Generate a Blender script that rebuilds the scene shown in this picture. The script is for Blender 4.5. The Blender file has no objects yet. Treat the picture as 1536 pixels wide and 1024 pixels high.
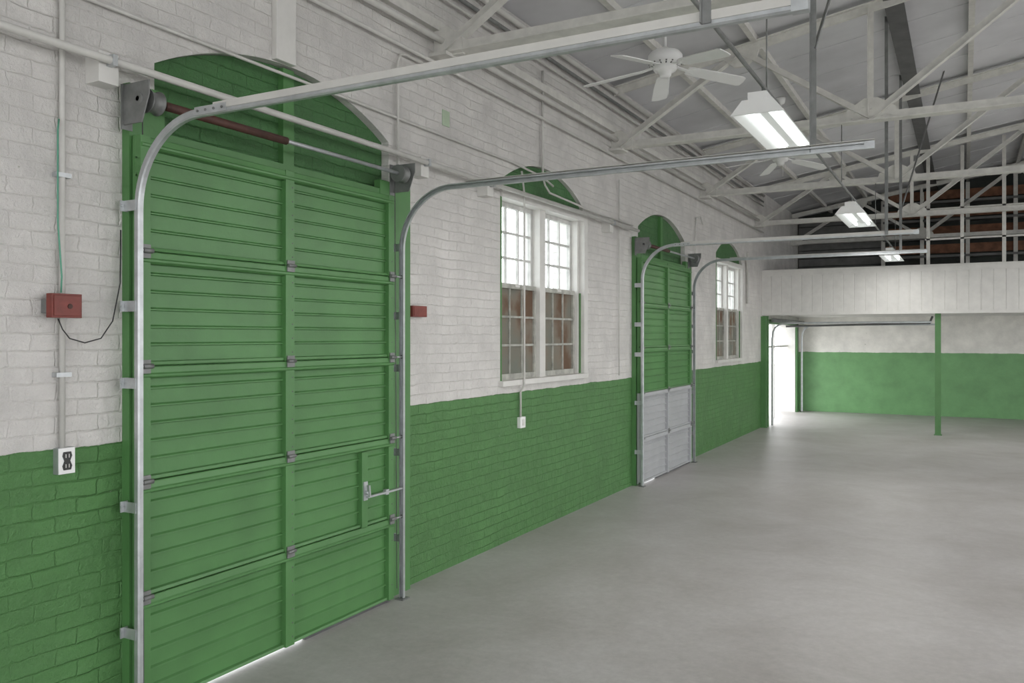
import bpy, bmesh, math, random
from mathutils import Vector, Matrix
random.seed(4)
S=bpy.context.scene
try:
    S.view_settings.view_transform='Standard'
    S.view_settings.look='None'
except Exception as e: print(e)

# ---------------------------------------------------------------- materials
def new_mat(name):
    m=bpy.data.materials.new(name); m.use_nodes=True
    nt=m.node_tree; b=nt.nodes['Principled BSDF']
    return m,nt,b
def N(nt,t,**k):
    n=nt.nodes.new(t)
    for a,v in k.items(): setattr(n,a,v)
    return n
def simple(name,col,rough=.5,metal=0,noise=.12,nscale=6,bump=0.0,bscale=60,spec=.5):
    m,nt,b=new_mat(name)
    tc=N(nt,'ShaderNodeTexCoord'); no=N(nt,'ShaderNodeTexNoise')
    no.inputs['Scale'].default_value=nscale; no.inputs['Detail'].default_value=4; no.inputs['Roughness'].default_value=.6
    nt.links.new(tc.outputs['Object'],no.inputs['Vector'])
    mr=N(nt,'ShaderNodeMapRange'); mr.inputs[1].default_value=.3; mr.inputs[2].default_value=.7; nt.links.new(no.outputs['Fac'],mr.inputs[0])
    mx=N(nt,'ShaderNodeMix',data_type='RGBA')
    mx.inputs[6].default_value=[c*(1-noise) for c in col]+[1]
    mx.inputs[7].default_value=[min(1,c*(1+noise)) for c in col]+[1]
    nt.links.new(mr.outputs[0],mx.inputs[0]); nt.links.new(mx.outputs[2],b.inputs['Base Color'])
    b.inputs['Roughness'].default_value=rough; b.inputs['Metallic'].default_value=metal
    b.inputs['Specular IOR Level'].default_value=spec
    if bump:
        n2=N(nt,'ShaderNodeTexNoise'); n2.inputs['Scale'].default_value=bscale
        nt.links.new(tc.outputs['Object'],n2.inputs['Vector'])
        bp=N(nt,'ShaderNodeBump'); bp.inputs['Strength'].default_value=bump; bp.inputs['Distance'].default_value=.01
        nt.links.new(n2.outputs['Fac'],bp.inputs['Height']); nt.links.new(bp.outputs[0],b.inputs['Normal'])
    return m
WHITE=(.70,.68,.655); GREEN=(.090,.228,.072)
def brick_mat(name,split,low,high,plain=False,relief=1.0):
    m,nt,b=new_mat(name); L=nt.links.new
    tc=N(nt,'ShaderNodeTexCoord'); sp=N(nt,'ShaderNodeSeparateXYZ'); L(tc.outputs['Object'],sp.inputs[0])
    wn=N(nt,'ShaderNodeTexNoise'); wn.inputs['Scale'].default_value=2.6; wn.inputs['Detail'].default_value=7; wn.inputs['Roughness'].default_value=.66; L(tc.outputs['Object'],wn.inputs['Vector'])
    wm=N(nt,'ShaderNodeMath',operation='MULTIPLY_ADD'); wm.inputs[1].default_value=.05; L(wn.outputs['Fac'],wm.inputs[0]); L(sp.outputs['Z'],wm.inputs[2])
    wy=N(nt,'ShaderNodeMath',operation='MULTIPLY_ADD'); wy.inputs[1].default_value=.11; L(wn.outputs['Fac'],wy.inputs[0]); L(sp.outputs['Y'],wy.inputs[2])
    cb=N(nt,'ShaderNodeCombineXYZ'); L(wy.outputs[0],cb.inputs[0]); L(wm.outputs[0],cb.inputs[1])
    br=N(nt,'ShaderNodeTexBrick'); L(cb.outputs[0],br.inputs['Vector'])
    br.inputs['Scale'].default_value=1; br.inputs['Brick Width'].default_value=.215; br.inputs['Row Height'].default_value=.0735
    br.inputs['Mortar Size'].default_value=.006; br.inputs['Mortar Smooth'].default_value=1.0
    br.inputs['Color1'].default_value=(1,1,1,1); br.inputs['Color2'].default_value=(.94,.94,.94,1); br.inputs['Mortar'].default_value=(.94,.94,.93,1)
    gt=N(nt,'ShaderNodeMath',operation='GREATER_THAN'); gt.inputs[1].default_value=split+.025; L(wm.outputs[0],gt.inputs[0])
    zc=N(nt,'ShaderNodeMix',data_type='RGBA'); zc.inputs[6].default_value=(*low,1); zc.inputs[7].default_value=(*high,1); L(gt.outputs[0],zc.inputs[0])
    rp=N(nt,'ShaderNodeMapRange'); rp.inputs[1].default_value=.3; rp.inputs[2].default_value=.7; rp.inputs[3].default_value=.82; rp.inputs[4].default_value=1.12; L(wn.outputs['Fac'],rp.inputs[0])
    mu=N(nt,'ShaderNodeMix',data_type='RGBA',blend_type='MULTIPLY'); mu.inputs[0].default_value=0 if plain else .8
    L(zc.outputs[2],mu.inputs[6]); L(br.outputs['Color'],mu.inputs[7])
    vm=N(nt,'ShaderNodeVectorMath',operation='SCALE'); L(mu.outputs[2],vm.inputs[0]); L(rp.outputs[0],vm.inputs['Scale'])
    fn=N(nt,'ShaderNodeTexNoise'); fn.inputs['Scale'].default_value=11; fn.inputs['Detail'].default_value=7; fn.inputs['Roughness'].default_value=.70; L(tc.outputs['Object'],fn.inputs['Vector'])
    cr=N(nt,'ShaderNodeMapRange'); cr.inputs[1].default_value=.69; cr.inputs[2].default_value=.72; L(fn.outputs['Fac'],cr.inputs[0])
    ch=N(nt,'ShaderNodeMix',data_type='RGBA'); L(cr.outputs[0],ch.inputs[0]); L(vm.outputs[0],ch.inputs[6]); ch.inputs[7].default_value=(.36,.37,.30,1)
    L(ch.outputs[2],b.inputs['Base Color'])
    b.inputs['Roughness'].default_value=.45; b.inputs['Specular IOR Level'].default_value=.45
    inv=N(nt,'ShaderNodeMath',operation='SUBTRACT'); inv.inputs[0].default_value=1; L(br.outputs['Fac'],inv.inputs[1])
    jd=N(nt,'ShaderNodeMapRange'); jd.inputs[1].default_value=.36; jd.inputs[2].default_value=.64; jd.inputs[3].default_value=.12; jd.inputs[4].default_value=.95; L(wn.outputs['Fac'],jd.inputs[0])
    # the white coats are thicker than the green ones, so their joints are shallower
    jz=N(nt,'ShaderNodeMapRange'); jz.inputs[3].default_value=1.15; jz.inputs[4].default_value=.75; L(gt.outputs[0],jz.inputs[0])
    j2=N(nt,'ShaderNodeMath',operation='MULTIPLY'); L(jd.outputs[0],j2.inputs[0]); L(jz.outputs[0],j2.inputs[1])
    jm=N(nt,'ShaderNodeMath',operation='MULTIPLY'); L(inv.outputs[0],jm.inputs[0]); L(j2.outputs[0],jm.inputs[1])
    ad=N(nt,'ShaderNodeMath',operation='MULTIPLY_ADD'); ad.inputs[1].default_value=2.4; L(fn.outputs['Fac'],ad.inputs[0])
    if plain: ad.inputs[2].default_value=0
    else: L(jm.outputs[0],ad.inputs[2])
    bp=N(nt,'ShaderNodeBump'); bp.inputs['Strength'].default_value=.8*relief if not plain else .15; bp.inputs['Distance'].default_value=.012
    L(ad.outputs[0],bp.inputs['Height']); L(bp.outputs[0],b.inputs['Normal'])
    return m
M_wall=brick_mat('painted_brick',1.30,GREEN,WHITE)
M_gbrick=brick_mat('green_brick',9,(.065,.18,.06),(.5,.5,.5))
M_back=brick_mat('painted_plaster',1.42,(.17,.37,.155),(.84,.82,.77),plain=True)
M_green=simple('green_paint',(.084,.218,.071),.42,noise=.13,nscale=2.5,bump=.1)
M_white=simple('white_paint',(.68,.67,.64),.45,noise=.07)
M_pipe=simple('pipe_paint',(.58,.57,.54),.42,noise=.08)
M_truss=simple('truss_paint',(.66,.65,.61),.5,noise=.12,nscale=9)
M_galv=simple('galvanised',(.50,.52,.53),.40,metal=.6,noise=.14,nscale=14)
M_steel=simple('dull_steel',(.22,.225,.22),.5,metal=.4,noise=.2,nscale=12)
M_rust=simple('rusty_brown',(.075,.03,.022),.6,noise=.3,nscale=20)
M_dark=simple('dark_steel',(.12,.12,.12),.6,noise=.2)
M_black=simple('black_plastic',(.02,.02,.02),.4)
M_red=simple('red_paint',(.19,.04,.03),.5,noise=.25,nscale=12)
M_silver=simple('silver_door',(.40,.41,.42),.5,metal=0,noise=.06,nscale=4)
M_ceil=simple('ceiling_sheet',(.60,.60,.615),.7,noise=.14,nscale=.9)
M_fan=simple('fan_white',(.84,.84,.83),.35,noise=.02)
M_wood=simple('old_wood',(.22,.10,.055),.7,noise=.35,nscale=7)
M_greyb=simple('grey_boards',(.18,.18,.175),.7,noise=.2,nscale=5)
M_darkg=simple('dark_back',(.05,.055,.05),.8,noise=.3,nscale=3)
M_wire=simple('green_wire',(.10,.32,.22),.5)
M_patch=simple('pale_green_patch',(.42,.52,.38),.6)
M_ground=simple('outside_concrete',(.6,.6,.58),.8,noise=.1)
M_green_w=simple('worn_sash',(.40,.40,.36),.6,noise=.35,nscale=9)
M_sash=simple('weathered_white',(.56,.56,.54),.55,noise=.2,nscale=9)
def emis(name,col,st):
    m,nt,b=new_mat(name); b.inputs['Emission Color'].default_value=(*col,1); b.inputs['Emission Strength'].default_value=st; b.inputs['Base Color'].default_value=(.9,.9,.9,1)
    return m
M_tube=emis('tube_lamp',(.93,1,.98),2.0)
def floor_mat():
    m,nt,b=new_mat('polished_concrete'); L=nt.links.new
    tc=N(nt,'ShaderNodeTexCoord')
    a=N(nt,'ShaderNodeTexNoise'); a.inputs['Scale'].default_value=.8; a.inputs['Detail'].default_value=9; a.inputs['Roughness'].default_value=.72; a.inputs['Distortion'].default_value=.4; L(tc.outputs['Object'],a.inputs['Vector'])
    r=N(nt,'ShaderNodeValToRGB'); L(a.outputs['Fac'],r.inputs[0])
    r.color_ramp.elements[0].position=.30; r.color_ramp.elements[0].color=(.355,.335,.318,1)
    r.color_ramp.elements[1].position=.70; r.color_ramp.elements[1].color=(.50,.485,.48,1)
    c=N(nt,'ShaderNodeTexNoise'); c.inputs['Scale'].default_value=16; c.inputs['Detail'].default_value=8; c.inputs['Roughness'].default_value=.82; L(tc.outputs['Object'],c.inputs['Vector'])
    mr=N(nt,'ShaderNodeMapRange'); mr.inputs[1].default_value=.3; mr.inputs[2].default_value=.7; mr.inputs[3].default_value=.82; mr.inputs[4].default_value=1.14; L(c.outputs['Fac'],mr.inputs[0])
    v=N(nt,'ShaderNodeVectorMath',operation='SCALE'); L(r.outputs[0],v.inputs[0]); L(mr.outputs[0],v.inputs['Scale'])
    L(v.outputs[0],b.inputs['Base Color'])
    rr=N(nt,'ShaderNodeMapRange'); rr.inputs[1].default_value=.3; rr.inputs[2].default_value=.7; rr.inputs[3].default_value=.34; rr.inputs[4].default_value=.54; L(c.outputs['Fac'],rr.inputs[0]); L(rr.outputs[0],b.inputs['Roughness'])
    b.inputs['Specular IOR Level'].default_value=.42
    return m
M_floor=floor_mat()
def glass_clear():
    m,nt,b=new_mat('clear_pane'); L=nt.links.new
    t=N(nt,'ShaderNodeBsdfTransparent'); t.inputs[0].default_value=(.95,.97,.97,1); mx=N(nt,'ShaderNodeMixShader'); mx.inputs[0].default_value=.06
    g=N(nt,'ShaderNodeBsdfGlossy'); g.inputs['Roughness'].default_value=.05
    L(t.outputs[0],mx.inputs[1]); L(g.outputs[0],mx.inputs[2]); L(mx.outputs[0],nt.nodes['Material Output'].inputs[0]); return m
def glass_dirty():
    m,nt,b=new_mat('dirty_pane'); L=nt.links.new
    tc=N(nt,'ShaderNodeTexCoord'); a=N(nt,'ShaderNodeTexNoise'); a.inputs['Scale'].default_value=2.6; a.inputs['Detail'].default_value=4; L(tc.outputs['Object'],a.inputs['Vector'])
    r=N(nt,'ShaderNodeValToRGB'); L(a.outputs['Fac'],r.inputs[0])
    e=r.color_ramp.elements; e[0].position=.35; e[0].color=(.22,.16,.12,1); e[1].position=.65; e[1].color=(.26,.27,.24,1)
    n=e.new(.47); n.color=(.29,.26,.22,1)
    d=N(nt,'ShaderNodeBsdfDiffuse'); t=N(nt,'ShaderNodeBsdfTranslucent'); L(r.outputs[0],d.inputs[0]); L(r.outputs[0],t.inputs[0])
    mx=N(nt,'ShaderNodeMixShader'); mx.inputs[0].default_value=.5; L(d.outputs[0],mx.inputs[1]); L(t.outputs[0],mx.inputs[2])
    L(mx.outputs[0],nt.nodes['Material Output'].inputs[0]); return m
M_glass=glass_clear(); M_dirty=glass_dirty()

# ---------------------------------------------------------------- builder
class B:
    def __init__(s,name): s.name=name; s.bm=bmesh.new(); s.mats=[]
    def mi(s,m):
        if m not in s.mats: s.mats.append(m)
        return s.mats.index(m)
    def face(s,vs,m,smooth=False):
        try: f=s.bm.faces.new(vs)
        except ValueError: return
        f.material_index=s.mi(m); f.smooth=smooth
    def box(s,x0,x1,y0,y1,z0,z1,m):
        v=[s.bm.verts.new((x,y,z)) for x in(x0,x1) for y in(y0,y1) for z in(z0,z1)]
        for q in((0,1,3,2),(4,6,7,5),(0,4,5,1),(2,3,7,6),(0,2,6,4),(1,5,7,3)): s.face([v[i] for i in q],m)
    def prism(s,pts,axis,a0,a1,m):
        def P(p,a):
            if axis=='x': return (a,p[0],p[1])
            if axis=='y': return (p[0],a,p[1])
            return (p[0],p[1],a)
        A=[s.bm.verts.new(P(p,a0)) for p in pts]; C=[s.bm.verts.new(P(p,a1)) for p in pts]
        s.face(A,m); s.face(C[::-1],m); n=len(pts)
        for i in range(n): s.face([A[i],A[(i+1)%n],C[(i+1)%n],C[i]],m)
    def beam(s,p0,p1,w,h,m,up=(0,0,1),off=(0,0)):
        p0=Vector(p0);p1=Vector(p1); d=(p1-p0).normalized(); u=Vector(up)
        if abs(d.dot(u))>.98: u=Vector((1,0,0))
        sd=d.cross(u).normalized(); uu=sd.cross(d)
        o=sd*off[0]+uu*off[1]; v=[]
        for p in(p0,p1):
            for a in(-w/2,w/2):
                for c in(-h/2,h/2): v.append(s.bm.verts.new(p+o+sd*a+uu*c))
        for q in((0,1,3,2),(4,6,7,5),(0,4,5,1),(2,3,7,6),(0,2,6,4),(1,5,7,3)): s.face([v[i] for i in q],m)
    def tube(s,pts,r,m,seg=10,caps=True,radii=None):
        pts=[Vector(p) for p in pts]; rings=[]; prev=None
        for i,p in enumerate(pts):
            if i==0: d=pts[1]-p
            elif i==len(pts)-1: d=p-pts[-2]
            else: d=(pts[i+1]-p).normalized()+(p-pts[i-1]).normalized()
            d.normalize()
            if prev is None:
                u=Vector((0,0,1)) if abs(d.z)<.9 else Vector((1,0,0)); a=d.cross(u).normalized()
            else: a=(prev-d*prev.dot(d)).normalized()
            prev=a; c=d.cross(a); rr=radii[i] if radii else r
            rings.append([s.bm.verts.new(p+(a*math.cos(2*math.pi*k/seg)+c*math.sin(2*math.pi*k/seg))*rr) for k in range(seg)])
        for i in range(len(rings)-1):
            for k in range(seg): s.face([rings[i][k],rings[i][(k+1)%seg],rings[i+1][(k+1)%seg],rings[i+1][k]],m,True)
        if caps: s.face(rings[0][::-1],m); s.face(rings[-1],m)
    def lathe(s,c,prof,m,seg=24):
        rings=[[s.bm.verts.new((c[0]+r*math.cos(2*math.pi*k/seg),c[1]+r*math.sin(2*math.pi*k/seg),c[2]+z)) for k in range(seg)] for r,z in prof]
        for i in range(len(rings)-1):
            for k in range(seg): s.face([rings[i][k],rings[i][(k+1)%seg],rings[i+1][(k+1)%seg],rings[i+1][k]],m,True)
        s.face(rings[0][::-1],m); s.face(rings[-1],m)
    def sweep(s,path,prof,m):
        rings=[]
        for i,p in enumerate(path):
            a=path[max(0,i-1)]; c=path[min(len(path)-1,i+1)]
            t=Vector((c[0]-a[0],c[1]-a[1])).normalized(); n=Vector((t.y,-t.x))
            rings.append([s.bm.verts.new((p[0]+n.x*q[0],q[1],p[1]+n.y*q[0])) for q in prof])
        k=len(prof)
        for i in range(len(rings)-1):
            for j in range(k): s.face([rings[i][j],rings[i][(j+1)%k],rings[i+1][(j+1)%k],rings[i+1][j]],m)
        s.face(rings[0],m); s.face(rings[-1][::-1],m)
    def done(s,bevel=0):
        bmesh.ops.recalc_face_normals(s.bm,faces=s.bm.faces[:])
        me=bpy.data.meshes.new(s.name); s.bm.to_mesh(me); s.bm.free()
        for m in s.mats: me.materials.append(m)
        o=bpy.data.objects.new(s.name,me); S.collection.objects.link(o)
        if bevel:
            md=o.modifiers.new('bev','BEVEL'); md.width=bevel; md.segments=2; md.limit_method='ANGLE'
        return o
def arc_pts(y0,y1,zs,rise,n=20):
    c=(y1-y0)/2; R=(c*c+rise*rise)/(2*rise); cy=(y0+y1)/2; cz=zs+rise-R; a=math.asin(c/R)
    return [(cy+R*math.sin(-a+2*a*i/n),cz+R*math.cos(-a+2*a*i/n)) for i in range(n+1)]

# ---------------------------------------------------------------- room shell
W=12.0; YB=21.2; YF=-4.0; WT=4.66; TH=.35
def roof(x): return WT+.17*min(x,W-x)
ZS=3.15; RISE=.25
opens=[(2.82,4.74,0,ZS,RISE),(6.34,8.12,1.41,ZS,RISE),(9.82,11.78,0,ZS,RISE),(13.5,15.25,1.41,ZS,RISE),(17.4,20.75,0,2.05,0)]
w=B('wall_left'); y=YF
TOPZ=WT+.02
for (a,b_,sill,zs,rise) in opens:
    w.prism([(y,0),(a,0),(a,TOPZ),(y,TOPZ)],'x',-TH,0,M_wall)
    if sill>0: w.prism([(a,0),(b_,0),(b_,sill),(a,sill)],'x',-TH,0,M_wall)
    if rise>0: pts=arc_pts(a,b_,zs,rise)
    else: pts=[(a,zs),(b_,zs)]
    w.prism(pts+[(b_,TOPZ),(a,TOPZ)],'x',-TH,0,M_wall)
    y=b_
w.prism([(y,0),(YB,0),(YB,TOPZ),(y,TOPZ)],'x',-TH,0,M_wall)
w.done()
f=B('floor'); f.box(-TH,W+.3,YF-.3,YB+.3,-.15,0,M_floor); f.done()
g=B('ground'); g.box(-40,50,-40,60,-.3,-.16,M_ground); g.done()
c=B('ceiling')
c.prism([(-TH,WT+.02),(0,WT),(W/2,roof(W/2)),(W,WT),(W+.3,WT+.02),(W+.3,WT+.2),(W/2,roof(W/2)+.2),(-TH,WT+.2)],'y',YF-.3,YB+.3,M_ceil)
for k in range(28):
    y=YF+.45+.9*k; c.beam((0.01,y,roof(0)-.002),(W/2,y,roof(W/2)-.002),.035,.008,M_ceil)
c.done()
wb=B('wall_back')
wb.box(0,W,YB,YB+.3,0,2.3,M_back)
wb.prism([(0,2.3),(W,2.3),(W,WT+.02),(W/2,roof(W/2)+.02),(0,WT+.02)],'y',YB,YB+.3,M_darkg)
for x in(1.9,2.7,3.6,4.5,5.4,6.3,7.5): wb.box(x-.04,x+.04,YB-.30,YB-.22,2.44,roof(x)-.1,M_truss)
for z in(3.55,3.95,4.35,4.75):
    wb.box(1.9,W if z<4.6 else W-1,YB-.33,YB-.02,z,z+.05,M_greyb)
    wb.box(1.95,W if z<4.3 else W-2,YB-.16,YB-.12,z+.10,z+.30,M_wood)
for k in range(9):
    z=2.9+.19*k; wb.box(.02,1.85,YB-.10,YB-.03,z,z+.17,M_greyb)
wb.done()
wr=B('wall_right')
y=YF
for (a,b_) in [(-3,.5),(2,5.5),(7,10.5),(12,15.5),(17.3,20.5)]:
    wr.box(W,W+.3,y,a,0,WT,M_white); wr.box(W,W+.3,a,b_,0,.8,M_white); wr.box(W,W+.3,a,b_,4.2,WT,M_white)
    y=b_
wr.box(W,W+.3,y,YB,0,WT,M_white); wr.done()
wf=B('wall_front')
wf.box(0,1.5,YF-.3,YF,0,WT,M_white); wf.box(5.5,6.5,YF-.3,YF,0,WT,M_white); wf.box(10.5,W,YF-.3,YF,0,WT,M_white)
wf.prism([(0,3.9),(W,3.9),(W,WT+.02),(W/2,roof(W/2)+.02),(0,WT+.02)],'y',YF-.3,YF,M_white)
wf.done()

# ---------------------------------------------------------------- overhead doors
CH=.018; CD=.026
def channel(y,sgn):
    h=CH; D=CD; pr=[(-h,.006),(-h+.006,0),(h-.006,0),(h,.006),(h-.000,D),(h-.008,D),(h-.008,D-.003),(h-.003,D-.003),(h-.003,.003),(-h+.003,.003),(-h+.003,D-.003),(-h+.008,D-.003),(-h+.008,D),(-h,D)]
    return [(n,y+sgn*(q-D/2)) for n,q in pr]
def overhead_door(idx,y0,y1,jam0,jam1,a0,a1,tz,silver=0,zb=.02,XT=3.12,seal=.62):
    root=bpy.data.objects.new('door_%d'%idx,None); S.collection.objects.link(root)
    parts=[]
    H=.546; nsec=5; yc=(y0+y1)/2
    s=B('door_%d_sections'%idx)
    for k in range(nsec):
        z0=zb+k*H; z1=z0+H; m=M_silver if k<silver else M_green
        prof=[(.060,z0),(.082,z0)]
        for j in range(1,6):
            zz=z0+.02+j*(H-.04)/6
            prof+=[(.082,zz-.009),(.096,zz-.007),(.096,zz+.000),(.082,zz+.008)]
        prof+=[(.082,z1),(.060,z1)]
        s.prism(prof,'y',y0,y1,m)
        s.prism([(.082,z0+.002),(.104,z0+.002),(.108,z0+.006),(.104,z0+.020),(.082,z0+.024)],'y',y0,y1,m)
        top=[(.082,z1-.062),(.114,z1-.058),(.125,z1-.050),(.126,z1-.040),(.117,z1-.033),(.114,z1-.006),(.110,z1-.002),(.082,z1-.002)]
        s.prism(top,'y',y0+.004,y1-.004,m)
        for ys,wd in((y0,.055),(yc-.035,.07),(y1-.055,.055)):
            s.box(.082,.119,ys,ys+wd,z0+.001,z1-.001,m)
        for q in range(6):
            zz=z0+.05+q*.08
            s.tube([(.118,yc+.018,zz),(.1205,yc+.018,zz)],.005,M_dark,6)
        s.tube([(.118,y1-.02,z0+.1),(.1205,y1-.02,z0+.1)],.005,M_dark,6); s.tube([(.118,y1-.02,z0+.4),(.1205,y1-.02,z0+.4)],.005,M_dark,6)
    s.box(.064,.092,y0+seal,y1,.002,zb+.002,M_dark)
    if idx==1:
        s.box(.082,.118,4.30,4.36,zb+H,zb+2*H-.06,M_green)
    parts.append(s.done(.0015))
    j=B('door_%d_jamb'%idx)
    j.box(0.0,.05,jam0,a0+.02,0,3.0,M_green); j.box(0.0,.05,y1-.06,jam1,0,2.86,M_green)
    j.box(-.06,.045,a0,a1,2.68,2.80,M_green)
    pts=arc_pts(a0+.002,a1-.002,ZS,RISE-.003)
    j.prism([(a0+.002,2.70)]+pts+[(a1-.002,2.70)],'x',-.25,-.06,M_gbrick)
    ym=(a0+a1)/2
    j.box(-.06,-.02,ym-.045,ym+.045,2.75,ZS+RISE-.012,M_green)
    parts.append(j.done())
    h=B('door_%d_hardware'%idx); R=.40; zt=tz
    tracks=[(y0-.025,1),(y1+.075,-1)]
    for ty,sg in tracks:
        path=[(.135,.01),(.135,zt-R)]+[(.135+R*(1-math.cos(a)),zt-R+R*math.sin(a)) for a in [math.pi/2*i/16 for i in range(1,16)]]+[(.135+R,zt),(XT,zt)]
        h.sweep(path,channel(ty,sg),M_galv)
        yy=ty-sg*(CD/2+.002)
        for z in (.41,1.0,1.58,1.94,2.41):
            h.box(.05,.055,yy-.02,yy+.02,z-.025,z+.025,M_galv); h.box(.05,.135,yy-.002,yy+.002,z-.025,z+.025,M_galv)
            h.tube([(.055,yy-sg*.012,z),(.06,yy-sg*.012,z)],.007,M_galv,6)
        h.box(.1,.17,ty-.04,ty+.04,0.0,.008,M_steel)
        h.box(.64,XT,ty-sg*.015-.002,ty-sg*.015+.002,zt+.0,zt+.030,M_pipe)
        h.box(.64,XT,min(ty-sg*.015,ty+sg*.012),max(ty-sg*.015,ty+sg*.012),zt+.027,zt+.030,M_pipe)
        h.box(.53,.72,ty-sg*.018-.0025,ty-sg*.018+.0025,zt-.016,zt+.02,M_galv)
        for q in(.55,.60,.65,.70): h.tube([(q,ty-sg*.019,zt+.002),(q,ty-sg*.025,zt+.002)],.006,M_steel,6)
        h.box(XT-.05,XT,ty-.018,ty+.018,zt-.02,zt+.02,M_galv)
        bz=2.90
        h.box(.05,.055,ty-.03,ty+.03,bz-.13,bz+.08,M_steel)
        h.prism([(.05,bz+.08),(.23,bz+.08),(.23,bz+.02),(.18,bz-.11),(.05,bz-.11)],'y',yy-.003,yy+.003,M_steel)
        h.tube([(.16,yy-.010,bz),(.16,yy+.010,bz)],.03,M_steel,16)
        dy=ty+sg*.055
        h.tube([(.16,dy-.035,bz),(.16,dy-.03,bz),(.16,dy-.028,bz),(.16,dy+.028,bz),(.16,dy+.03,bz),(.16,dy+.035,bz)],.05,M_steel,18,True,[.058,.058,.048,.048,.058,.058])
        h.tube([(.105,ty+sg*.045,bz),(.12,ty+sg*.04,.08)],.003,M_dark,5)
        for k in range(1,nsec):
            z=zb+k*H
            ye=y0 if sg>0 else y1
            h.box(.122,.127,min(ye,ye+sg*.05),max(ye,ye+sg*.05),z-.035,z+.03,M_steel)
            h.tube([(.135,ye+sg*.055,z),(.135,ye-sg*.0,z)],.012,M_steel,8)
            h.tube([(.135,ye,z),(.135,ty,z)],.006,M_galv,6)
            h.tube([(.135,ty-.008,z),(.135,ty+.008,z)],.0125,M_dark,12)
    for k in range(1,nsec):
        z=zb+k*H
        h.box(.122,.127,yc-.03,yc+.03,z-.035,z+.03,M_steel); h.tube([(.133,yc-.03,z),(.133,yc+.03,z)],.010,M_steel,8)
    h.tube([(.16,y0-.05,2.90),(.16,y1+.10,2.90)],.0125,M_galv,10)
    h.tube([(.16,y0+.10,2.90),(.16,y0+.92,2.90)],.022,M_rust,12)
    xh=2.80
    for ty,sg in tracks:
        zr=roof(xh); yy=ty-sg*.018
        h.beam((xh,yy,zt-.01),(xh,yy,zr),.030,.005,M_steel,up=(1,0,0)); h.beam((xh+.015,yy,zt-.01),(xh+.015,yy,zr),.004,.03,M_steel,up=(1,0,0))
    ty,sg=tracks[1]
    h.beam((xh+.02,ty+.02,zt+.55),(xh+.5,ty+.4,roof(xh+.5)),.03,.006,M_steel)
    if idx==1:
        h.box(.118,.126,4.31,4.35,.74,.86,M_galv); h.tube([(.124,4.33,.79),(.15,4.33,.79)],.012,M_galv,10)
        h.beam((.15,4.325,.84),(.15,4.335,.765),.012,.02,M_galv); h.beam((.137,4.33,.762),(.137,4.70,.762),.022,.012,M_galv)
        h.box(.12,.145,4.52,4.55,.745,.78,M_galv)
    parts.append(h.done())
    for p in parts: p.parent=root
    return root
overhead_door(1,2.65,4.64,2.64,4.93,2.82,4.74,2.79,seal=1.15)
overhead_door(2,9.62,11.72,9.60,11.95,9.82,11.78,2.87,silver=2)

# ---------------------------------------------------------------- windows
def window(idx,a,b_):
    s=B('window_%d'%idx); z0=1.41; zt=3.05
    s.prism([(a+.002,zt+.02)]+arc_pts(a+.002,b_-.002,ZS,RISE-.003)+[(b_-.002,zt+.02)],'x',-.25,-.04,M_gbrick)
    s.box(-.25,.02,a+.002,b_-.002,zt-.045,zt+.02,M_white)
    s.box(-.34,.045,a-.03,b_+.05,z0-.045,z0+.002,M_white)
    s.box(-.20,-.04,a+.001,a+.05,z0,zt-.04,M_white); s.box(-.20,-.04,b_-.05,b_-.001,z0,zt-.04,M_white)
    s.box(-.03,.008,a+.0,a+.015,z0,zt-.04,M_green)
    s.box(-.04,.02,b_-.002,b_+.09,z0,zt+.05,M_white)
    s.box(-.035,-.02,b_-.012,b_,z0,2.25,M_green)
    ym=(a+b_)/2; s.box(-.20,-.03,ym-.06,ym+.06,z0,zt-.04,M_white)
    zm=2.25
    for (u0,u1) in((a+.05,ym-.06),(ym+.06,b_-.05)):
        for (q0,q1,x,gm,fm) in((zm-.02,zt-.045,-.13,M_glass,M_sash),(z0+.002,zm+.02,-.09,M_dirty,M_green_w)):
            t=.035; s.box(x-.02,x+.02,u0,u0+t,q0,q1,fm); s.box(x-.02,x+.02,u1-t,u1,q0,q1,fm)
            s.box(x-.02,x+.02,u0+t,u1-t,q0,q0+.05,fm); s.box(x-.02,x+.02,u0+t,u1-t,q1-.04,q1,fm)
            for k in(1,2):
                yk=u0+t+(u1-u0-2*t)*k/3; s.box(x-.012,x+.012,yk-.010,yk+.010,q0+.05,q1-.04,fm)
                zk=q0+.05+(q1-q0-.09)*k/3; s.box(x-.0125,x+.0125,u0+t,u1-t,zk-.010,zk+.010,fm)
            s.box(x-.004,x-.001,u0+t,u1-t,q0+.05,q1-.04,gm)
        s.box(-.08,-.06,(u0+u1)/2-.04,(u0+u1)/2+.04,zm-.005,zm+.025,M_white)
    return s.done()
window(1,6.34,8.12); window(2,13.5,15.25)

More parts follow.
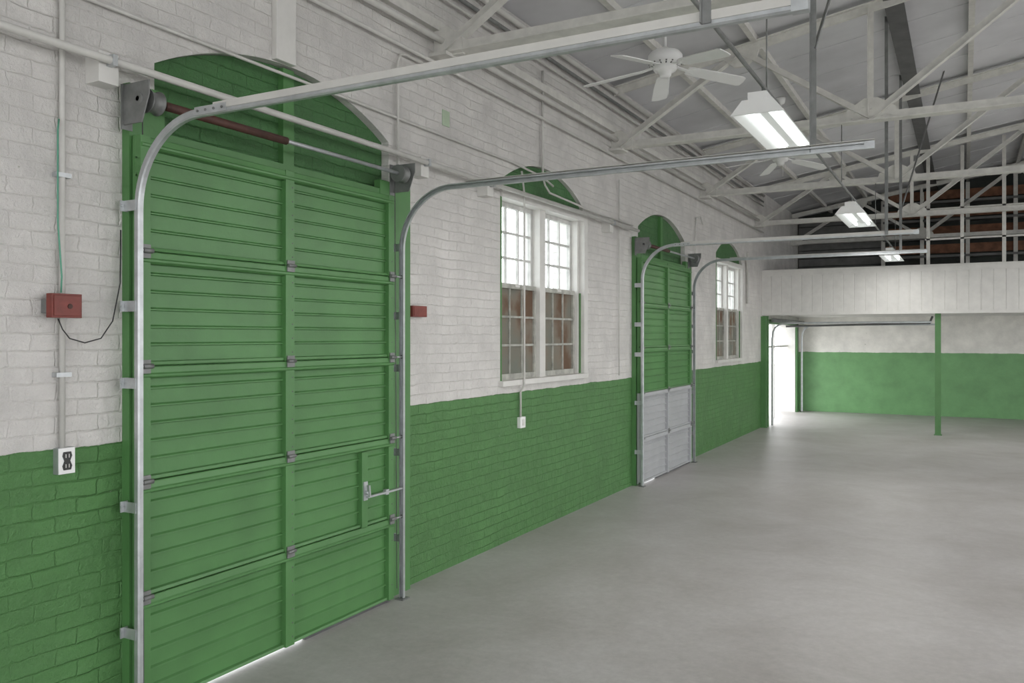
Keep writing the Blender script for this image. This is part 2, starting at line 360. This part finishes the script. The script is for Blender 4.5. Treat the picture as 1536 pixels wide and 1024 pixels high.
# ---------------------------------------------------------------- trusses
def truss(y):
    s=B('roof_truss'); zb=3.92
    s.box(0.0,W,y-.07,y+.07,zb-.01,zb,M_truss); s.box(0.0,W,y-.014,y+.014,zb,zb+.075,M_truss)
    tc=lambda x: roof(x)-.10
    for (xa,xb) in((0.02,W/2),(W/2,W-.02)):
        s.beam((xa,y,tc(xa)),(xb,y,tc(xb)),.028,.08,M_truss); s.beam((xa,y,tc(xa)),(xb,y,tc(xb)),.13,.01,M_truss,off=(0,.04))
    bn=[0.08,2.72,W/2-.3,W/2+.3,W-2.72,W-.08]; tn=[1.45,4.5,W/2,W-4.5,W-1.45]
    def mem(p,q,big=.07):
        s.beam(p,q,.02,big,M_truss); s.beam(p,q,.085,.008,M_truss,off=(0,-big/2))
    for i in range(5):
        mem((bn[i],y,zb+.04),(tn[i],y,tc(tn[i])),.065); mem((tn[i],y,tc(tn[i])),(bn[i+1],y,zb+.04),.055)
    for x in(2.72,W-2.72): mem((x,y,zb+.02),(x,y,tc(x)),.05)
    for x in bn[1:-1]:
        s.prism([(x-.26,zb),(x+.26,zb),(x+.22,zb+.12),(x+.06,zb+.22),(x-.06,zb+.22),(x-.22,zb+.12)],'y',y-.022,y+.022,M_truss)
        for (dx,dz) in((-.18,.04),(-.1,.04),(0,.04),(.1,.04),(.18,.04),(-.15,.10),(.15,.10),(0,.12),(0,.18),(-.07,.14),(.07,.14)):
            s.tube([(x+dx,y-.022,zb+dz),(x+dx,y-.031,zb+dz)],.013,M_truss,8)
    for x in tn:
        z=tc(x); s.prism([(x-.2,z+.03),(x+.2,z+.03),(x+.17,z-.08),(x+.06,z-.17),(x-.06,z-.17),(x-.17,z-.08)],'y',y-.022,y+.022,M_truss)
        for (dx,dz) in((-.14,-.03),(0,-.03),(.14,-.03),(-.06,-.11),(.06,-.11)):
            s.tube([(x+dx,y-.022,z+dz),(x+dx,y-.031,z+dz)],.013,M_truss,8)
    s.prism([(0,zb-.02),(.25,zb-.02),(.25,zb+.1),(.12,zb+.2),(0,zb+.2)],'y',y-.02,y+.02,M_truss)
    s.box(0,.16,y-.1,y+.1,zb-.035,zb-.01,M_truss)
    return s.done()
for y in (1.65,5.33,8.95,12.6,16.4,20.2): truss(y)

s=B('roof_purlins')
for x in(.75,1.6,3.6,4.5,5.5,6.5,7.5,8.5,9.5,10.5,11.3):
    z=roof(x); s.box(x-.03,x+.03,YF,YB,z-.065,z+.01,M_truss)
x=2.92; z=roof(x); s.box(x-.09,x+.09,YF,YB,z-.09,z-.08,M_dark); s.box(x-.012,x+.012,YF,YB,z-.08,z+.01,M_dark)
s.done()

# ---------------------------------------------------------------- fans
def fan(x,y,z,ang):
    s=B('ceiling_fan'); c=(x,y,z)
    s.lathe(c,[(.0,-.155),(.035,-.155),(.05,-.14),(.055,-.11),(.09,-.10),(.10,-.085),(.095,-.06),(.13,-.05),(.145,-.02),(.145,.03),(.12,.06),(.05,.085),(.025,.10),(.0,.10)],M_fan)
    s.tube([(x,y,z+.08),(x,y,roof(x)-.06)],.013,M_fan,10)
    s.lathe((x,y,roof(x)-.09),[(.02,0),(.055,.02),(.07,.10),(.0,.10)],M_fan)
    for k in range(16):
        a=2*math.pi*k/16; s.beam((x+.10*math.cos(a),y+.10*math.sin(a),z-.057),(x+.138*math.cos(a),y+.138*math.sin(a),z-.043),.012,.006,M_dark)
    for k in range(5):
        a=math.radians(ang+28.28+72*k); t=Vector((-math.sin(a),math.cos(a),0)); up=Vector((0,0,1))
        dr=math.radians(7); d=Vector((math.cos(a)*math.cos(dr),math.sin(a)*math.cos(dr),-math.sin(dr)))
        upb=Vector((math.cos(a)*math.sin(dr),math.sin(a)*math.sin(dr),math.cos(dr)))
        pc=math.radians(12); wv=t*math.cos(pc)-upb*math.sin(pc); nv=d.cross(wv)
        C=Vector(c)+up*(-.045)
        s.beam(C+d*.08,C+d*.21-up*.015,.035,.010,M_fan)
        for q in(-1,1): s.beam(C+d*.17-up*.012,C+d*.27+wv*.04*q-up*.015,.018,.008,M_fan)
        prof=[(.20,-.048),(.24,-.060),(.45,-.070),(.69,-.072),(.715,-.058),(.722,0),(.715,.058),(.69,.072),(.45,.070),(.24,.060),(.20,.048)]
        A=[s.bm.verts.new(C-up*.012+d*p+wv*q+nv*.004) for p,q in prof]; D=[s.bm.verts.new(C-up*.012+d*p+wv*q-nv*.004) for p,q in prof]
        s.face(A,M_fan); s.face(D[::-1],M_fan)
        for i in range(len(prof)): s.face([A[i],A[(i+1)%len(prof)],D[(i+1)%len(prof)],D[i]],M_fan)
    s.tube([(x+.03,y,z-.15),(x+.03,y,z-.30)],.0025,M_fan,5)
    s.done()
fan(1.30,6.87,4.14,12); fan(1.42,11.3,4.18,18)

# ---------------------------------------------------------------- fluorescents (tubes + area light at each fitting; right-hand rows are added fill)
def fluo(x,y0,y1,z,power,cs,ce,cz):
    root=bpy.data.objects.new('fluorescent_light',None); S.collection.objects.link(root)
    s=B('fitting')
    o=[(-.155,0),(-.085,.075),(.085,.075),(.155,0)]; i_=[(.148,.0),(.081,.068),(-.081,.068),(-.148,.0)]
    s.prism([(x+p,z+q) for p,q in o+i_],'y',y0,y1,M_fan)
    e=[(-.157,-.004),(-.088,.08),(.088,.08),(.157,-.004)]
    s.prism([(x+p,z+q) for p,q in e],'y',y0-.012,y0,M_fan)
    s.prism([(x+p,z+q) for p,q in e],'y',y1,y1+.012,M_fan)
    s.box(x-.055,x+.055,y0-.005,y1+.005,z+.075,z+.125,M_fan)
    s.box(x-.025,x+.025,y0+.01,y1-.01,z+.045,z+.068,M_fan)
    for q in(-.07,.07):
        s.tube([(x+q,y0+.02,z+.03),(x+q,y1-.02,z+.03)],.019,M_tube,12)
        s.box(x+q-.015,x+q+.015,y0,y0+.03,z+.008,z+.068,M_fan); s.box(x+q-.015,x+q+.015,y1-.03,y1,z+.008,z+.068,M_fan)
    for yy in(y0+.15,y1-.15):
        s.tube([(x,yy,z+.12),(x,yy,z+cz)],.006,M_steel,6)
    s.tube([(x,cs,z+cz),(x,ce,z+cz)],.012,M_steel,8)
    for y in(1.65,5.33,8.95,12.6,16.4):
        if cs<=y<ce: s.tube([(x,y,z+cz),(x,y,3.91)],.005,M_steel,6)
    o=s.done(); o.parent=root
    ld=bpy.data.lights.new('lamp','AREA'); ld.shape='RECTANGLE'; ld.size=.28; ld.size_y=y1-y0; ld.energy=power; ld.color=(1,.985,.96)
    lo=bpy.data.objects.new('lamp',ld); S.collection.objects.link(lo); lo.location=(x,(y0+y1)/2,z-.012); lo.parent=root
LX=2.45; LZ=3.12
PW=24
for a,b_,c0,c1 in [(5.06,6.38,-3.9,8),(9.67,10.92,8,13),(15.0,16.22,13,16.9)]: fluo(LX,a,b_,LZ,PW,c0,c1,.20)
for xx in(6.5,9.8):  # unseen extra rows of fittings, added as fill light to brighten the floor
    for a,b_,c0,c1 in [(.3,1.52,-3.9,3),(5.06,6.34,3,8),(9.67,10.89,8,13),(15.0,16.22,13,16.9)]: fluo(xx,a,b_,LZ+.3,PW*1.3,c0,c1,.2)

# ---------------------------------------------------------------- wall pipes
s=B('wall_pipe')
s.tube([(.12,YF+.01,3.05),(.12,9.5,3.05)],.019,M_pipe,12)
for y in(2.50,5.05,6.0,8.7): s.box(0,.095,y-.05,y+.05,2.95,3.09,M_white); s.box(.09,.142,y-.012,y+.012,3.025,3.075,M_galv)
s.done()
s=B('wall_conduit')
s.tube([(.025,YF+.01,3.33),(.025,2.9,3.33),(.03,6.5,3.33),(.025,7.1,3.30),(.025,7.35,3.25)],.010,M_pipe,8)
s.tube([(.03,4.81,3.0),(.03,4.81,3.72),(.03,4.84,3.78),(.03,4.90,3.80),(.03,5.28,3.80)],.011,M_pipe,8)
s.tube([(.03,7.11,3.27),(.03,7.11,4.3)],.012,M_pipe,8)
s.tube([(.03,7.11,3.30),(.05,7.12,3.22),(.06,7.2,3.16),(.06,8.3,3.12),(.05,9.5,3.12)],.010,M_pipe,8)
s.tube([(.03,9.1,1.35),(.03,9.1,3.6)],.006,M_pipe,6)
s.tube([(.03,12.2,2.9),(.03,12.25,3.55),(.03,12.5,3.6),(.03,12.6,3.5)],.010,M_pipe,8)
s.tube([(.03,15.6,2.4),(.03,15.6,3.1),(.1,15.3,3.3)],.02,M_pipe,8)
s.tube([(.02,6.68,1.076),(.02,6.68,1.30),(.057,6.68,1.36),(.057,6.68,3.08),(.03,6.68,3.28)],.010,M_pipe,8)
s.done()
s=B('ceiling_pipes')
for z,x,r in((4.56,.06,.028),(4.44,.05,.018),(4.36,.05,.012),(4.02,.07,.024),(3.84,.05,.014)):
    s.tube([(x,YF+.01,z),(x,16.9,z)],r,M_pipe if z!=4.44 else M_steel,10)
s.box(0,.05,YF,16.9,4.10,4.17,M_truss)
s.done()
s=B('wall_chase'); s.box(0,.04,3.62,3.78,ZS+RISE-.0,WT,M_white); s.done(.004)
s=B('paint_patch'); s.box(0,.006,5.42,5.52,3.42,3.54,M_patch); s.done()

def ebox(name,y,z,wy,hz,faced):
    s=B(name); s.box(0,.035,y-wy/2,y+wy/2,z-hz/2,z+hz/2,M_galv if faced else M_fan)
    if faced:
        s.box(.035,.039,y-wy/2+.001,y+wy/2-.001,z-hz/2+.001,z+hz/2-.001,M_fan)
        s.prism([(y-.017,z-.040),(y+.017,z-.040),(y+.022,z-.022),(y+.013,z),(y+.022,z+.022),(y+.017,z+.040),(y-.017,z+.040),(y-.022,z+.022),(y-.013,z),(y-.022,z-.022)],'x',.038,.043,M_black)
        for q in(-.022,.022):
            s.box(.043,.044,y-.009,y-.006,z+q-.008,z+q+.008,M_white); s.box(.043,.044,y+.006,y+.009,z+q-.008,z+q+.008,M_white)
    else:
        s.box(.035,.041,y-.018,y+.018,z-.028,z+.028,M_white)
    return s
s=ebox('electrical_outlet',2.335,1.25,.078,.115,True)
s.tube([(.02,2.325,1.30),(.02,2.325,4.6)],.0125,M_pipe,10)
s.box(0,.035,2.29,2.36,2.5,2.52,M_galv); s.box(0,.035,2.29,2.36,1.62,1.64,M_galv)
s.done()
s=ebox('switch_box',6.70,1.025,.10,.10,False); s.done(.003)
s=B('red_alarm_box'); s.box(0.045,.085,2.235,2.375,1.88,1.985,M_red); s.box(.085,.09,2.243,2.367,1.888,1.977,M_red)
s.tube([(.09,2.315,1.93),(.094,2.315,1.93)],.012,M_rust,8)
s.box(0,.05,2.24,2.26,1.9,1.96,M_steel); s.box(0,.05,2.35,2.365,1.9,1.96,M_steel); s.done(.002)
s=B('red_alarm_box'); s.box(0,.045,4.97,5.15,1.94,2.02,M_red); s.box(.045,.05,4.98,5.14,1.948,2.012,M_red); s.done(.002)
s=B('hanging_wire')
s.tube([(.035,2.30,2.75),(.05,2.285,2.70),(.05,2.285,2.3),(.055,2.30,2.06),(.05,2.30,1.99)],.004,M_wire,6)
s.tube([(.06,2.28,1.875),(.06,2.30,1.83),(.05,2.34,1.79),(.04,2.42,1.77),(.04,2.50,1.79),(.04,2.56,1.87),(.04,2.60,2.05),(.03,2.61,2.3)],.003,M_black,6)
s.done()

# ---------------------------------------------------------------- mezzanine
YM=17.0
s=B('mezzanine')
x=0.002; XE=W-.002
pts=[]
while x<XE-.01:
    pts+=[(x,YM),(min(x+.17,XE),YM),(min(x+.175,XE),YM+.006),(min(x+.185,XE),YM+.006),(min(x+.19,XE),YM)]
    x+=.19
pp=[]
for p in pts:
    if not pp or abs(p[0]-pp[-1][0])>1e-5 or abs(p[1]-pp[-1][1])>1e-5: pp.append(p)
s.prism(pp+[(XE,YM+.06),(.002,YM+.06)],'z',2.22,3.07,M_white)
s.box(.002,XE,YM-.025,YM+.10,3.07,3.10,M_white); s.box(.002,XE,YM-.012,YM,2.21,2.27,M_white); s.box(.002,XE,YM-.012,YM,2.98,3.07,M_white)
s.box(.002,XE,YM+.06,YB-.002,2.34,2.42,M_white)
for y in(17.9,18.9,19.9,20.9): s.box(.002,XE,y-.03,y+.03,2.24,2.34,M_white)
for x in(2.95,3.5,4.15,5.0,6.0,7.0,8.0): s.box(x-.03,x+.03,YM+.12,YM+.18,2.42,roof(x)-.02,M_truss)
for z in(3.55,4.1): s.box(2.9,XE,YM+.12,YM+.16,z,z+.03,M_truss)
s.done()
for x in(3.11,6.6,10.0):
    s=B('support_post'); y=YM+.14; h=.048
    s.box(x-h,x+h,y-h,y-h+.008,0,2.24,M_green); s.box(x-h,x+h,y+h-.008,y+h,0,2.24,M_green); s.box(x-.005,x+.005,y-h+.008,y+h-.008,0,2.24,M_green)
    s.box(x-.065,x+.065,y-.065,y+.065,0,.012,M_green); s.box(x-.08,x+.08,y-.075,y+.08,2.24,2.338,M_green)
    s.done()
root=bpy.data.objects.new('door_3',None); S.collection.objects.link(root)
s=B('door_3_frame')
s.box(0,.10,YM+.07,YM+.2,0,2.2,M_green); s.box(0,.04,17.28,17.4,0,2.12,M_green); s.box(0,.04,20.75,20.95,0,2.12,M_green); s.box(0,.04,17.3,20.95,2.05,2.14,M_green)
s.box(-.35,0,20.72,20.75,0,2.05,M_white)
pth=[(.135,.01),(.135,1.75),(.15,1.88),(.2,1.98),(.3,2.04),(.45,2.06),(3.0,2.06)]
s.sweep(pth,channel(20.85,-1),M_galv)
s.sweep(pth,channel(17.33,1),M_galv)
s.tube([(.16,17.3,2.12),(.16,20.9,2.12)],.04,M_steel,10)
s.tube([(.3,17.9,2.0),(2.95,17.9,2.05),(3.0,17.9,2.18)],.02,M_dark,8)
s.box(-.2,-.15,17.4,17.5,0,2.05,M_white); s.box(-.2,-.16,17.5,20.7,1.55,1.59,M_white); s.box(-.2,-.15,19.0,19.06,0,2.05,M_white)
o=s.done(); o.parent=root
s=B('door_post'); s.box(0,.10,YM-.10,YM-.03,0,2.19,M_green); s.box(0,.12,YM-.11,YM-.02,0,.02,M_green); s.done(.002)

# ---------------------------------------------------------------- world + camera
wd=bpy.data.worlds.new('overcast'); S.world=wd; wd.use_nodes=True
bg=wd.node_tree.nodes['Background']; bg.inputs[0].default_value=(.97,.98,1,1); bg.inputs[1].default_value=4.3
cam=bpy.data.cameras.new('cam'); co=bpy.data.objects.new('camera',cam); S.collection.objects.link(co)
cam.sensor_width=36; cam.lens=1260/1536*36; cam.shift_y=-8/1536; cam.clip_start=.05
co.location=(3.526,0,1.8); co.rotation_euler=(math.pi/2,0,math.radians(28.28))
S.camera=co
